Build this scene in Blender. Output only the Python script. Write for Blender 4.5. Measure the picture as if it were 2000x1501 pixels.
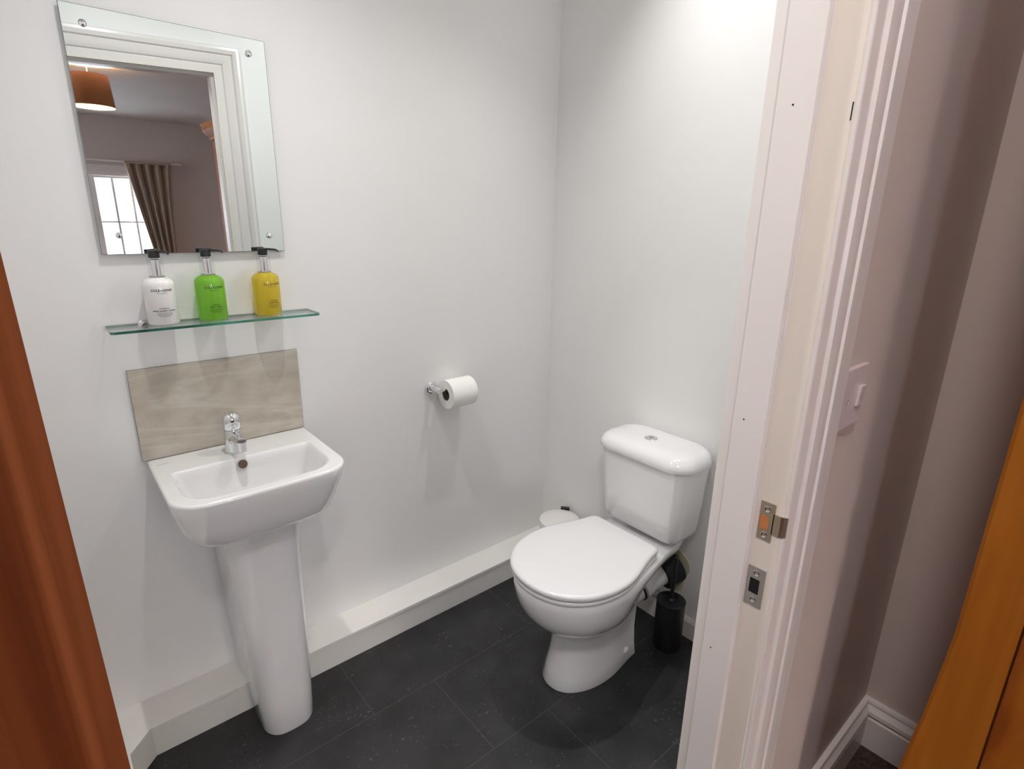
import bpy, bmesh, math, random
from mathutils import Vector, Matrix
random.seed(4)
PI = math.pi
for o in list(bpy.data.objects): bpy.data.objects.remove(o)
SC = bpy.context.scene
COL = SC.collection

# ------------------------------------------------------------------ camera, world, exposure
F_PX, YAW, PITCH, ROLL = 1095.684, math.radians(40.3612), math.radians(16.5233), math.radians(1.01588)
def camera_axes():
    cy, sy, cp, sp = math.cos(YAW), math.sin(YAW), math.cos(PITCH), math.sin(PITCH)
    fwd = Vector((sy*cp, cy*cp, -sp)); right = Vector((cy, -sy, 0)); up = right.cross(fwd)
    cr, sr = math.cos(ROLL), math.sin(ROLL)
    return right*cr + up*sr, -right*sr + up*cr, fwd
_r, _u, _f = camera_axes()
cam = bpy.data.cameras.new('camera'); co = bpy.data.objects.new('camera', cam); COL.objects.link(co)
cam.sensor_width = 36; cam.sensor_fit = 'HORIZONTAL'; cam.lens = F_PX/2000*36; cam.clip_start = 0.01
co.matrix_world = Matrix(((_r.x, _u.x, -_f.x, 0), (_r.y, _u.y, -_f.y, 0), (_r.z, _u.z, -_f.z, 1.4), (0, 0, 0, 1)))
SC.camera = co
SC.view_settings.view_transform = 'Standard'; SC.view_settings.look = 'None'
SC.view_settings.exposure = 0.0; SC.view_settings.gamma = 1.0; SC.view_settings.use_curve_mapping = False
w = bpy.data.worlds.new('world'); SC.world = w; w.use_nodes = True
w.node_tree.nodes['Background'].inputs[0].default_value = (0.90, 0.94, 1.0, 1)
w.node_tree.nodes['Background'].inputs[1].default_value = 16.0
SC.cycles.max_bounces = 12; SC.cycles.diffuse_bounces = 6; SC.cycles.transparent_max_bounces = 16
SC.cycles.transmission_bounces = 10; SC.cycles.glossy_bounces = 6
SPOT_W = 40.0      # each recessed ceiling spot of the wash room
FILL_W = 18.5       # added, unseen fill light outside the doorway
PENDANT_W = 95.0   # bedroom pendant bulb

# ------------------------------------------------------------------ dimensions (metres)
YA, XB, XL = 1.598, 1.552, -0.13          # wash room: back wall, right wall, left wall
YP1, YP0 = 0.370, 0.283                   # door partition: wash room face, bedroom face
ZC, ZB = 2.44, 2.45                       # ceilings
FB = 0.12                                 # bedroom floor level
XD = 1.44                                 # bedroom wall right of the door
DX0, DX1, DZ = -0.045, 0.73, 1.957        # door lining: left, right, head
BX0, BY0 = -2.2, -5.33                    # bedroom left wall, window wall

# ------------------------------------------------------------------ materials
def mat(name):
    m = bpy.data.materials.new(name); m.use_nodes = True
    nt = m.node_tree; return m, nt, nt.nodes['Principled BSDF']
def setp(b, **k):
    for n, v in k.items():
        n = {'color': 'Base Color', 'rough': 'Roughness', 'metal': 'Metallic', 'coat': 'Coat Weight', 'coat_r': 'Coat Roughness',
             'ior': 'IOR', 'trans': 'Transmission Weight', 'emit': 'Emission Color', 'emit_s': 'Emission Strength', 'sss': 'Subsurface Weight',
             'spec': 'Specular IOR Level'}[n]
        if n in ('Base Color', 'Emission Color'): v = (*v, 1)
        b.inputs[n].default_value = v
def simple(name, color, rough=.5, **k):
    m, nt, b = mat(name); setp(b, color=color, rough=rough, **k); return m
def noise_color(nt, b, c0, c1, scale=4, detail=4, lo=.35, hi=.65, mapping=(1, 1, 1)):
    tc = nt.nodes.new('ShaderNodeTexCoord'); mp = nt.nodes.new('ShaderNodeMapping'); mp.inputs['Scale'].default_value = mapping
    n = nt.nodes.new('ShaderNodeTexNoise'); n.inputs['Scale'].default_value = scale; n.inputs['Detail'].default_value = detail
    r = nt.nodes.new('ShaderNodeValToRGB'); r.color_ramp.elements[0].position = lo; r.color_ramp.elements[1].position = hi
    r.color_ramp.elements[0].color = (*c0, 1); r.color_ramp.elements[1].color = (*c1, 1)
    L = nt.links.new
    L(tc.outputs['Object'], mp.inputs[0]); L(mp.outputs[0], n.inputs['Vector']); L(n.outputs[0], r.inputs[0]); L(r.outputs[0], b.inputs['Base Color'])
    return tc, n, r
def bump(nt, b, scale, strength, dist=.002, detail=3, mapping=None):
    tc = nt.nodes.new('ShaderNodeTexCoord'); n = nt.nodes.new('ShaderNodeTexNoise'); n.inputs['Scale'].default_value = scale; n.inputs['Detail'].default_value = detail
    bp = nt.nodes.new('ShaderNodeBump'); bp.inputs['Strength'].default_value = strength; bp.inputs['Distance'].default_value = dist
    L = nt.links.new
    if mapping:
        mp = nt.nodes.new('ShaderNodeMapping'); mp.inputs['Scale'].default_value = mapping
        L(tc.outputs['Object'], mp.inputs[0]); L(mp.outputs[0], n.inputs['Vector'])
    else: L(tc.outputs['Object'], n.inputs['Vector'])
    L(n.outputs[0], bp.inputs['Height']); L(bp.outputs[0], b.inputs['Normal'])
def paint(name, c0, c1, rough=.55, bs=25, bst=.25):
    m, nt, b = mat(name); setp(b, rough=rough, color=c0); noise_color(nt, b, c0, c1, 2.2, 3); bump(nt, b, bs, bst, .0015, 4); return m

M = {}
M['bath_wall'] = paint('bath_wall_paint', (.79, .788, .782), (.815, .813, .807), .42, 18, .35)
M['bed_wall'] = paint('bedroom_wall_paint', (.57, .485, .455), (.59, .505, .475), .5, 30, .2)
M['bed_ceil'] = paint('bedroom_ceiling_paint', (.55, .48, .45), (.58, .51, .48), .7)
M['gloss'] = paint('gloss_woodwork', (.72, .68, .665), (.75, .71, .70), .3, 60, .12)
M['gloss_warm_lit'] = paint('warm_lit_gloss_woodwork', (.70, .635, .565), (.74, .675, .605), .35, 60, .15)  # white woodwork with the warm light on the lining put into its colour
M['box_white'] = paint('pipe_box_paint', (.71, .70, .67), (.76, .75, .72), .4, 40, .3)
M['porcelain'] = simple('porcelain', (.76, .76, .765), .12, coat=1.0, coat_r=.03)
M['seat_plastic'] = simple('seat_plastic', (.72, .72, .73), .22, coat=.3, coat_r=.1)
M['chrome'] = simple('chrome', (.80, .81, .83), .06, metal=1)
M['steel'] = simple('brushed_steel', (.52, .50, .47), .38, metal=1)
M['nickel'] = simple('dull_nickel', (.50, .42, .32), .4, metal=1)
M['black'] = simple('black_plastic', (.006, .006, .007), .35)
M['black_matt'] = simple('black_matt_metal', (.008, .008, .009), .45)
M['dark'] = simple('dark_hole', (.004, .004, .004), .9)
M['rubber'] = simple('black_rubber', (.01, .01, .012), .8)
M['plastic_white'] = simple('white_plastic', (.74, .74, .76), .3)
M['bin_white'] = simple('white_enamel', (.76, .73, .72), .35, coat=.3)
M['switch'] = simple('switch_plastic', (.62, .52, .53), .3)
M['tissue'] = None
m, nt, b = mat('toilet_tissue'); setp(b, color=(.86, .86, .84), rough=.95); bump(nt, b, 400, .35, .0006); M['tissue'] = m
M['cardboard'] = simple('cardboard_core', (.16, .13, .10), .9)
M['overflow'] = simple('overflow_brown', (.12, .075, .055), .5)
M['plaster'] = paint('bare_plaster', (.50, .45, .30), (.58, .53, .38), .9, 40, .6)
M['lotion'] = simple('white_lotion_bottle', (.80, .79, .78), .18, coat=.6, sss=.1)
M['ink'] = simple('black_print', (.012, .012, .014), .5)
M['ink_grey'] = simple('grey_print', (.25, .27, .32), .4)
M['sealant'] = simple('grey_sealant', (.30, .29, .27), .7)
M['wood_raw'] = simple('raw_timber', (.55, .20, .06), .7)

def glassy(name, color, ior=1.45):
    """thin architectural glass: clear light path plus a fresnel reflection"""
    m, nt, b = mat(name); nt.nodes.remove(b); L = nt.links.new
    t = nt.nodes.new('ShaderNodeBsdfTransparent'); t.inputs[0].default_value = (*color, 1)
    g = nt.nodes.new('ShaderNodeBsdfGlossy'); g.inputs['Roughness'].default_value = .02
    f = nt.nodes.new('ShaderNodeFresnel'); ge = nt.nodes.new('ShaderNodeNewGeometry')
    ma = nt.nodes.new('ShaderNodeMapRange'); ma.inputs['To Min'].default_value = ior; ma.inputs['To Max'].default_value = 1/ior
    L(ge.outputs['Backfacing'], ma.inputs['Value']); L(ma.outputs[0], f.inputs[0])
    mx = nt.nodes.new('ShaderNodeMixShader'); L(f.outputs[0], mx.inputs[0]); L(t.outputs[0], mx.inputs[1]); L(g.outputs[0], mx.inputs[2])
    L(mx.outputs[0], nt.nodes['Material Output'].inputs[0]); return m
M['shelf_glass'] = glassy('shelf_glass', (.955, .985, .975))
M['clear'] = glassy('clear_plastic', (.97, .97, .97), 1.25)
M['pane'] = glassy('window_glass', (.97, .98, 1.0))
m, nt, b = mat('glass_edge_green'); setp(b, color=(.03, .16, .11), rough=.12, spec=.8); noise_color(nt, b, (.012, .06, .045), (.06, .27, .20), 9, 2, .35, .62, (1, .2, .2)); M['glass_edge'] = m
def liquid(name, c, c2):
    m, nt, b = mat(name); L = nt.links.new
    setp(b, color=c, rough=.08, coat=1.0, coat_r=.03)
    tl = nt.nodes.new('ShaderNodeBsdfTranslucent'); tl.inputs[0].default_value = (*c2, 1)
    tr = nt.nodes.new('ShaderNodeBsdfRefraction'); tr.inputs[0].default_value = (*c2, 1); tr.inputs['IOR'].default_value = 1.33
    m1 = nt.nodes.new('ShaderNodeMixShader'); m1.inputs[0].default_value = .45; L(tl.outputs[0], m1.inputs[1]); L(tr.outputs[0], m1.inputs[2])
    m2 = nt.nodes.new('ShaderNodeMixShader'); m2.inputs[0].default_value = .60; L(b.outputs[0], m2.inputs[1]); L(m1.outputs[0], m2.inputs[2])
    L(m2.outputs[0], nt.nodes['Material Output'].inputs[0]); return m
M['green_soap'] = liquid('green_soap', (.29, .60, .07), (.62, .96, .24))
M['yellow_soap'] = liquid('yellow_soap', (.76, .60, .05), (1.0, .90, .28))

# mirror: silvering behind slightly green glass
M['mirror'] = simple('silvered_mirror', (.70, .745, .735), .004, metal=1)
M['mirror_edge'] = simple('mirror_glass_edge', (.22, .27, .26), .15, spec=.8)

# stone splashback
m, nt, b = mat('beige_stone_tile'); setp(b, rough=.4); L = nt.links.new
tc, n, r = noise_color(nt, b, (.405, .365, .30), (.54, .495, .415), 17, 10, .3, .7, (1, 1, 1.6))
wv = nt.nodes.new('ShaderNodeTexNoise'); wv.inputs['Scale'].default_value = 2.0; wv.inputs['Detail'].default_value = 6; wv.inputs['Distortion'].default_value = .7
mp = nt.nodes.new('ShaderNodeMapping'); mp.inputs['Rotation'].default_value = (0, math.radians(20), 0); mp.inputs['Scale'].default_value = (.5, 1, 3.4)
L(tc.outputs['Object'], mp.inputs[0]); L(mp.outputs[0], wv.inputs['Vector'])
rr_ = nt.nodes.new('ShaderNodeValToRGB'); e = rr_.color_ramp.elements; e[0].position = .478; e[0].color = (0, 0, 0, 1); e[1].position = .50; e[1].color = (.32, .32, .32, 1)
e2 = e.new(.522); e2.color = (0, 0, 0, 1)
mx = nt.nodes.new('ShaderNodeMixRGB'); mx.blend_type = 'MIX'; mx.inputs[2].default_value = (.66, .63, .56, 1)
L(wv.outputs[0], rr_.inputs[0]); L(rr_.outputs[0], mx.inputs[0]); L(r.outputs[0], mx.inputs[1]); L(mx.outputs[0], b.inputs['Base Color']); M['stone'] = m

# vinyl tile floor: rows 0.307 deep, 0.61 long, each row shifted by a third
m, nt, b = mat('charcoal_vinyl_tile'); L = nt.links.new
def math_node(op, a=None, b_=None, c=None):
    n = nt.nodes.new('ShaderNodeMath'); n.operation = op
    for i, v in enumerate((a, b_, c)):
        if v is None: continue
        if isinstance(v, (int, float)): n.inputs[i].default_value = v
        else: L(v, n.inputs[i])
    return n.outputs[0]
geo = nt.nodes.new('ShaderNodeNewGeometry'); sx = nt.nodes.new('ShaderNodeSeparateXYZ'); L(geo.outputs['Position'], sx.inputs[0])
v = math_node('DIVIDE', math_node('SUBTRACT', sx.outputs[1], 1.238 - 6*.307), .307)
row = math_node('FLOOR', v); fv = math_node('SUBTRACT', v, row)
u = math_node('DIVIDE', math_node('ADD', math_node('SUBTRACT', sx.outputs[0], .547 - 12*.61), math_node('MULTIPLY', math_node('SUBTRACT', row, 6), .2035)), .61)
fu = math_node('FRACT', u)
dv = math_node('MULTIPLY', math_node('MINIMUM', fv, math_node('SUBTRACT', 1, fv)), .307)
du = math_node('MULTIPLY', math_node('MINIMUM', fu, math_node('SUBTRACT', 1, fu)), .61)
joint = math_node('LESS_THAN', math_node('MINIMUM', dv, du), .0011)
n1 = nt.nodes.new('ShaderNodeTexNoise'); n1.inputs['Scale'].default_value = 7; n1.inputs['Detail'].default_value = 6; L(geo.outputs['Position'], n1.inputs['Vector'])
r1 = nt.nodes.new('ShaderNodeValToRGB'); r1.color_ramp.elements[0].position = .35; r1.color_ramp.elements[1].position = .72
r1.color_ramp.elements[0].color = (.009, .009, .010, 1); r1.color_ramp.elements[1].color = (.026, .026, .028, 1); L(n1.outputs[0], r1.inputs[0])
n2 = nt.nodes.new('ShaderNodeTexNoise'); n2.inputs['Scale'].default_value = 90; n2.inputs['Detail'].default_value = 4; L(geo.outputs['Position'], n2.inputs['Vector'])
r2 = nt.nodes.new('ShaderNodeValToRGB'); r2.color_ramp.elements[0].position = .60; r2.color_ramp.elements[1].position = .76; L(n2.outputs[0], r2.inputs[0])
n3 = nt.nodes.new('ShaderNodeTexNoise'); n3.inputs['Scale'].default_value = 11; n3.inputs['Detail'].default_value = 3; L(geo.outputs['Position'], n3.inputs['Vector'])
r3 = nt.nodes.new('ShaderNodeValToRGB'); r3.color_ramp.elements[0].position = .45; r3.color_ramp.elements[1].position = .68; L(n3.outputs[0], r3.inputs[0])
sp_ = math_node('MULTIPLY', r2.outputs[0], r3.outputs[0])
mxa = nt.nodes.new('ShaderNodeMixRGB'); mxa.inputs[2].default_value = (.17, .165, .16, 1); L(sp_, mxa.inputs[0]); L(r1.outputs[0], mxa.inputs[1])
mxb = nt.nodes.new('ShaderNodeMixRGB'); mxb.inputs[2].default_value = (.085, .083, .08, 1); L(math_node('MULTIPLY', joint, .55), mxb.inputs[0]); L(mxa.outputs[0], mxb.inputs[1])
L(mxb.outputs[0], b.inputs['Base Color']); setp(b, rough=.42)
bp = nt.nodes.new('ShaderNodeBump'); bp.inputs['Strength'].default_value = .25; bp.inputs['Distance'].default_value = .001; L(n2.outputs[0], bp.inputs['Height']); L(bp.outputs[0], b.inputs['Normal'])
M['floor_tile'] = m

m, nt, b = mat('brown_carpet'); setp(b, rough=1.0); noise_color(nt, b, (.035, .022, .015), (.085, .06, .045), 90, 5); bump(nt, b, 300, 1.0, .004); M['carpet'] = m

def wood(name, dark, mid, light, rough, vert='z', ring=6, stretch=.06, rot=0):
    m, nt, b = mat(name); L = nt.links.new
    tc = nt.nodes.new('ShaderNodeTexCoord'); mp = nt.nodes.new('ShaderNodeMapping')
    s = {'z': (1, 1, stretch), 'x': (stretch, 1, 1), 'y': (1, stretch, 1)}[vert]; mp.inputs['Scale'].default_value = s
    mp.inputs['Rotation'].default_value = (rot, 0, 0)
    n = nt.nodes.new('ShaderNodeTexNoise'); n.inputs['Scale'].default_value = ring*4; n.inputs['Detail'].default_value = 5; n.inputs['Distortion'].default_value = .6
    r = nt.nodes.new('ShaderNodeValToRGB'); e = r.color_ramp.elements; e[0].position = .3; e[1].position = .7
    e[0].color = (*dark, 1); e[1].color = (*light, 1); k = e.new(.5); k.color = (*mid, 1)
    L(tc.outputs['Object'], mp.inputs[0]); L(mp.outputs[0], n.inputs['Vector']); L(n.outputs[0], r.inputs[0]); L(r.outputs[0], b.inputs['Base Color'])
    n2 = nt.nodes.new('ShaderNodeTexNoise'); n2.inputs['Scale'].default_value = ring*25; L(mp.outputs[0], n2.inputs['Vector'])
    bp = nt.nodes.new('ShaderNodeBump'); bp.inputs['Strength'].default_value = .15; bp.inputs['Distance'].default_value = .001; L(n2.outputs[0], bp.inputs['Height']); L(bp.outputs[0], b.inputs['Normal'])
    setp(b, rough=rough, coat=.0, spec=.25); return m
M['door_wood'] = wood('red_brown_door_wood', (.13, .030, .008), (.22, .060, .018), (.31, .098, .034), .85, 'z', 9, .05); M['door_wood'].node_tree.nodes['Principled BSDF'].inputs['Specular IOR Level'].default_value = .03
M['pine'] = wood('orange_pine', (.25, .070, .004), (.34, .108, .008), (.42, .15, .014), .55, 'z', 4, .10)
M['pine_panel'] = wood('orange_pine_panel', (.20, .045, .003), (.31, .088, .007), (.38, .12, .011), .55, 'z', 3, .30)
M['curtain'] = simple('brown_curtain_fabric', (.36, .28, .225), .9)
m, nt, b = mat('lamp_shade_fabric'); L = nt.links.new; setp(b, color=(.42, .20, .10), rough=.9)
tl = nt.nodes.new('ShaderNodeBsdfTranslucent'); tl.inputs[0].default_value = (.55, .24, .10, 1); mx = nt.nodes.new('ShaderNodeMixShader'); mx.inputs[0].default_value = .35
L(b.outputs[0], mx.inputs[1]); L(tl.outputs[0], mx.inputs[2]); L(mx.outputs[0], nt.nodes['Material Output'].inputs[0]); M['shade'] = m
M['shade_lining'] = simple('cream_shade_lining', (.85, .62, .28), .8)
M['render_wall'] = paint('pale_roughcast_render', (.70, .72, .76), (.85, .86, .88), .9, 60, 1.0)
M['roof'] = simple('slate_roof', (.20, .23, .30), .7)
def emis(name, c, s):
    m, nt, b = mat(name); setp(b, color=(0, 0, 0), emit=c, emit_s=s); return m
M['bulb'] = emis('lit_bulb', (1.0, .62, .26), 30)
M['fill_diffuser'] = emis('lit_fill_diffuser', (1.0, .95, .92), 4)  # glowing face of the added fill light
M['spot_lens'] = emis('lit_spot_lens', (1.0, .97, .92), 30)

# ------------------------------------------------------------------ mesh helpers
def obj(name, bm, m, parent=None, smooth=False, angle=35, bevel=None, subsurf=0, recalc=True):
    if recalc: bmesh.ops.recalc_face_normals(bm, faces=bm.faces[:])
    me = bpy.data.meshes.new(name); bm.to_mesh(me); bm.free()
    o = bpy.data.objects.new(name, me); COL.objects.link(o)
    for mm in (m if isinstance(m, (list, tuple)) else [m]): me.materials.append(mm)
    if smooth:
        for p in me.polygons: p.use_smooth = True
    if bevel:
        b = o.modifiers.new('bevel', 'BEVEL'); b.width = bevel; b.segments = 3; b.limit_method = 'ANGLE'; b.angle_limit = math.radians(35); b.harden_normals = False
    if subsurf:
        s = o.modifiers.new('subsurf', 'SUBSURF'); s.levels = subsurf; s.render_levels = subsurf
    if smooth and angle < 180 and not subsurf:
        me.set_sharp_from_angle(angle=math.radians(angle))
    if parent: o.parent = parent
    return o
def rebase(o):
    """give a mesh an origin at its own base centre without moving it"""
    if o.parent: return o
    me = o.data; xs = [v.co for v in me.vertices]
    c = Vector(((min(p.x for p in xs)+max(p.x for p in xs))/2, (min(p.y for p in xs)+max(p.y for p in xs))/2, min(p.z for p in xs)))
    me.transform(Matrix.Translation(-c)); o.location = c; return o
def thing(name, label, cat, loc=(0, 0, 0), group=None):
    o = bpy.data.objects.new(name, None); COL.objects.link(o); o.empty_display_size = .05
    o.location = loc; o['label'] = label; o['category'] = cat; o['kind'] = 'thing'
    if group: o['group'] = group
    return o
def put(ch, root):
    """parent a mesh written in world coordinates under a thing placed at root.location"""
    ch.parent = root
    p = root; off = Vector((0, 0, 0))
    while p: off += p.location; p = p.parent
    ch.data.transform(Matrix.Translation(-off)); return ch
def part(name, bm, m, root, label=None, **k):
    o = obj(name, bm, m, None, **k); put(o, root)
    if label: o['label'] = label
    return o
def struct(name, bm, m, label, cat, **k):
    o = obj(name, bm, m, None, **k); o['kind'] = 'structure'; o['label'] = label; o['category'] = cat; return o
def box(bm, x0, x1, y0, y1, z0, z1):
    vs = [bm.verts.new(p) for p in ((x0, y0, z0), (x1, y0, z0), (x1, y1, z0), (x0, y1, z0), (x0, y0, z1), (x1, y0, z1), (x1, y1, z1), (x0, y1, z1))]
    for f in ((0, 3, 2, 1), (4, 5, 6, 7), (0, 1, 5, 4), (1, 2, 6, 5), (2, 3, 7, 6), (3, 0, 4, 7)): bm.faces.new([vs[i] for i in f])
    return vs
def B(*a):
    bm = bmesh.new(); box(bm, *a); return bm
def loft(bm, rings, cap0=True, cap1=True, closed=True, mats=None):
    vr = [[bm.verts.new(p) for p in r] for r in rings]
    n = len(vr[0])
    for i, (a, b) in enumerate(zip(vr, vr[1:])):
        for k in range(n if closed else n-1):
            f = bm.faces.new((a[k], a[(k+1) % n], b[(k+1) % n], b[k]))
            if mats: f.material_index = mats[i]
    if cap0: bm.faces.new(vr[0][::-1])
    if cap1: bm.faces.new(vr[-1])
    return vr
def circle(c, r, n=32, axis='z', ph=0):
    out = []
    for k in range(n):
        a = 2*PI*k/n + ph; u, v = r*math.cos(a), r*math.sin(a)
        out.append({'z': (c[0]+u, c[1]+v, c[2]), 'x': (c[0], c[1]+u, c[2]+v), 'y': (c[0]+u, c[1], c[2]+v)}[axis])
    return out
def lathe(bm, c, prof, n=40, axis='z', cap0=True, cap1=True, mats=None):
    """prof: (radius, offset along axis)"""
    i = 'xyz'.index(axis); rings = []
    for r, t in prof:
        q = list(c); q[i] += t; rings.append(circle(q, max(r, 1e-5), n, axis))
    return loft(bm, rings, cap0, cap1, True, mats)
def LA(*a, **k):
    bm = bmesh.new(); lathe(bm, *a, **k); return bm
def tube(bm, pts, r, n=16, caps=True):
    pts = [Vector(p) for p in pts]; rings = []
    rs = r if isinstance(r, (list, tuple)) else [r]*len(pts)
    nv = None
    for i, p in enumerate(pts):
        t = ((pts[i+1]-p) if i < len(pts)-1 else (p-pts[i-1])).normalized()
        if 0 < i < len(pts)-1: t = ((pts[i+1]-p).normalized() + (p-pts[i-1]).normalized()).normalized()
        if nv is None:
            nv = t.cross(Vector((0, 0, 1)) if abs(t.z) < .9 else Vector((1, 0, 0))).normalized()
        else: nv = (nv - t*nv.dot(t)).normalized()
        b = t.cross(nv)
        rings.append([p + nv*rs[i]*math.cos(2*PI*k/n) + b*rs[i]*math.sin(2*PI*k/n) for k in range(n)])
    loft(bm, rings, caps, caps)
def TU(*a, **k):
    bm = bmesh.new(); tube(bm, *a, **k); return bm
def rrect(x0, x1, y0, y1, rf, rb, z, n=8, bow=0.0):
    """rounded rectangle in plan; rf radius at the low-y (front) corners, rb at the back; bow pushes the front middle out"""
    pts = []
    for cx, cy, r, a0 in ((x0+rb, y1-rb, rb, PI/2), (x0+rf, y0+rf, rf, PI), (x1-rf, y0+rf, rf, 1.5*PI), (x1-rb, y1-rb, rb, 0)):
        for k in range(n+1):
            a = a0 + PI/2*k/n; pts.append([cx + r*math.cos(a), cy + r*math.sin(a), z])
        if a0 == PI:
            for k in range(1, 8):
                t = k/8; pts.append([x0+rf + (x1-x0-2*rf)*t, y0, z])
    if bow:
        for p in pts:
            t = (p[0]-(x0+x1)/2)/((x1-x0)/2)
            if p[1] < y0+rf+1e-6: p[1] -= bow*(1-t*t)
    return pts
def rrect_x(x0, x1, y0, y1, r, z, n=8):
    return rrect(x0, x1, y0, y1, r, r, z, n)
def prism(bm, poly, axis, a, b):
    """extrude a 2-D polygon along an axis"""
    def P(p, t): return {'z': (p[0], p[1], t), 'x': (t, p[0], p[1]), 'y': (p[0], t, p[1])}[axis]
    loft(bm, [[P(p, a) for p in poly], [P(p, b) for p in poly]])

# ------------------------------------------------------------------ setting: the wash room
T = .10
bm = B(XL-T, XB+T, YP1-.12, YA+T, -.05, 0); struct('floor', bm, M['floor_tile'], 'charcoal speckled vinyl tile floor of the wash room', 'floor')
struct('wall_back', B(XL-T, XB+T, YA, YA+T, -.05, ZC), M['bath_wall'], 'off-white wash room wall behind the basin and mirror', 'wall')
struct('wall_right', B(XB, XB+T, YP1-.05, YA, -.05, ZC), M['bath_wall'], 'off-white wash room wall behind the toilet', 'wall')
struct('wall_left', B(XL-T, XL, YP1, YA, -.05, ZC), M['bath_wall'], 'off-white wash room wall left of the basin', 'wall')
struct('ceiling', B(XL-T, XB+T, YP1-.05, YA+T, ZC, ZC+.05), M['bath_wall'], 'white wash room ceiling', 'ceiling')
# partition with the doorway (two skins: wash room paint and bedroom paint)
def wall_with_hole(x0, x1, y0, y1, z0, z1, hx0, hx1, hz0, hz1):
    bm = bmesh.new()
    box(bm, x0, hx0, y0, y1, z0, z1); box(bm, hx1, x1, y0, y1, z0, z1); box(bm, hx0, hx1, y0, y1, hz1, z1)
    if hz0 > z0: box(bm, hx0, hx1, y0, y1, z0, hz0)
    return bm
YM = .33
struct('wall_front', wall_with_hole(XL-T, XB, YM, YP1, -.05, ZC, DX0-.02, DX1+.02, -.05, DZ+.02), M['bath_wall'], 'off-white wash room side of the door wall', 'wall')
struct('wall_bedroom_front', wall_with_hole(BX0, XD+.1, YP0, YM, -.05, ZB, DX0-.02, DX1+.02, -.05, DZ+.02), M['bed_wall'], 'dull pink bedroom side of the door wall', 'wall')
XE = 2.45
bm = B(XD, XD+.1, -1.5, YP0, -.05, ZB); box(bm, XD, XE+.1, -1.6, -1.5, -.05, ZB); box(bm, XE, XE+.1, BY0-.25, -1.5, -.05, ZB)
struct('wall_bedroom_right', bm, M['bed_wall'], 'dull pink bedroom wall behind the pine wardrobe', 'wall')
bm = bmesh.new()
for a_ in ((BY0-.25, -4.7, -.05, ZB), (-3.2, YP0, -.05, ZB), (-4.7, -3.2, -.05, .85), (-4.7, -3.2, 1.95, ZB)): box(bm, BX0-.25, BX0, *a_)  # leaves a gap for the added window
struct('wall_bedroom_left', bm, M['bed_wall'], 'taupe bedroom wall opposite the wardrobe', 'wall')
WX0, WX1, WZ0, WZ1 = -.62, 1.36, .82, 1.80  # opening carried left, out of the mirror view, to admit more daylight
struct('wall_bedroom_back', wall_with_hole(BX0, XE, BY0-.25, BY0, -.05, ZB, WX0, WX1, WZ0, WZ1), M['bed_wall'], 'taupe bedroom wall around the sash window', 'wall')
struct('floor_bedroom', B(BX0, XE, BY0, YP1-.05, -.05, FB), M['carpet'], 'dark brown bedroom carpet beside the doorway', 'floor')
struct('ceiling_bedroom', B(BX0-.1, XE+.1, BY0-.25, YP0+.02, ZB, ZB+.05), M['bed_ceil'], 'taupe bedroom ceiling above the pendant lamp', 'ceiling')

# boxed-in pipes along the back wall, turning along the left wall
ZX = .097
bm = bmesh.new()
prism(bm, [(XL, YA), (XB, YA), (XB, 1.487), (.036, 1.487), (-.02, 1.43), (-.02, YP1), (XL, YP1)], 'z', 0, ZX-.012)
prism(bm, [(XL, YA), (XB, YA), (XB, 1.484), (.034, 1.484), (-.017, 1.43), (-.017, YP1), (XL, YP1)], 'z', ZX-.012, ZX)
struct('baseboard_back', bm, M['box_white'], 'white painted pipe boxing along the foot of the basin wall', 'boxing', bevel=.0012)
bm = bmesh.new(); prism(bm, [(XB, 0), (XB-.014, 0), (XB-.014, .066), (XB-.011, .072), (XB-.004, .075), (XB, .075)][::-1], 'y', .37, 1.487)
for v_ in bm.verts: pass
bm.free(); bm = bmesh.new()
sec = [(XB, 0), (XB-.014, 0), (XB-.014, .062), (XB-.010, .070), (XB-.005, .075), (XB, .075)]
loft(bm, [[(x, y, z) for x, z in sec] for y in (YP1, 1.487)])
struct('baseboard_right', bm, M['gloss'], 'low white skirting behind the toilet brush', 'skirting')

# ------------------------------------------------------------------ door frame (trim)
def frame_u(bm, x0, x1, zt, prof, zb):
    """sweep a profile round the door opening; prof: list of (outward offset, y)"""
    L_ = [[(x0-o, y, zb) for o, y in prof], [(x0-o, y, zt+o-.034) for o, y in prof], [(x1+o, y, zt+o) for o, y in prof], [(x1+o, y, zb) for o, y in prof]]
    loft(bm, L_)
bm = bmesh.new(); frame_u(bm, DX0, DX1, DZ, [(0, .2805), (0, .386), (.02, .386), (.02, .2805)], 0)
lining = struct('trim_1', bm, M['gloss_warm_lit'], 'door lining toned cream for warm light, with strike plates beside the toilet', 'door frame', bevel=.0015)
def trimpart(name, bm, m, label=None, parent=None, **k):
    o = obj(name, bm, m, None, **k); o.parent = parent or lining; o['kind'] = 'structure'
    if label: o['label'] = label
    return o
bm = bmesh.new(); frame_u(bm, DX0, DX1, DZ, [(-.012, .319), (-.012, .364), (-.010, .366), (0, .366), (0, .319)], 0)
trimpart('door_stop', bm, M['gloss'], 'flat white door stop with nail holes', bevel=.001)
bm = bmesh.new(); frame_u(bm, DX0, DX1, DZ, [(-.0006, .3655), (-.0006, .3862), (.004, .3866), (.004, .3655)], 0)
trimpart('lining_edge', bm, M['gloss'])
bed_prof = [(.002, .283), (.002, .2762), (.005, .2745), (.018, .2732), (.021, .2716), (.025, .2680), (.034, .2655), (.044, .2650), (.049, .2662), (.052, .2685), (.054, .2640), (.070, .2630), (.074, .2642), (.095, .2655), (.098, .270), (.098, .283)]
bm = bmesh.new(); frame_u(bm, DX0, DX1, DZ, bed_prof, 0)
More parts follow.
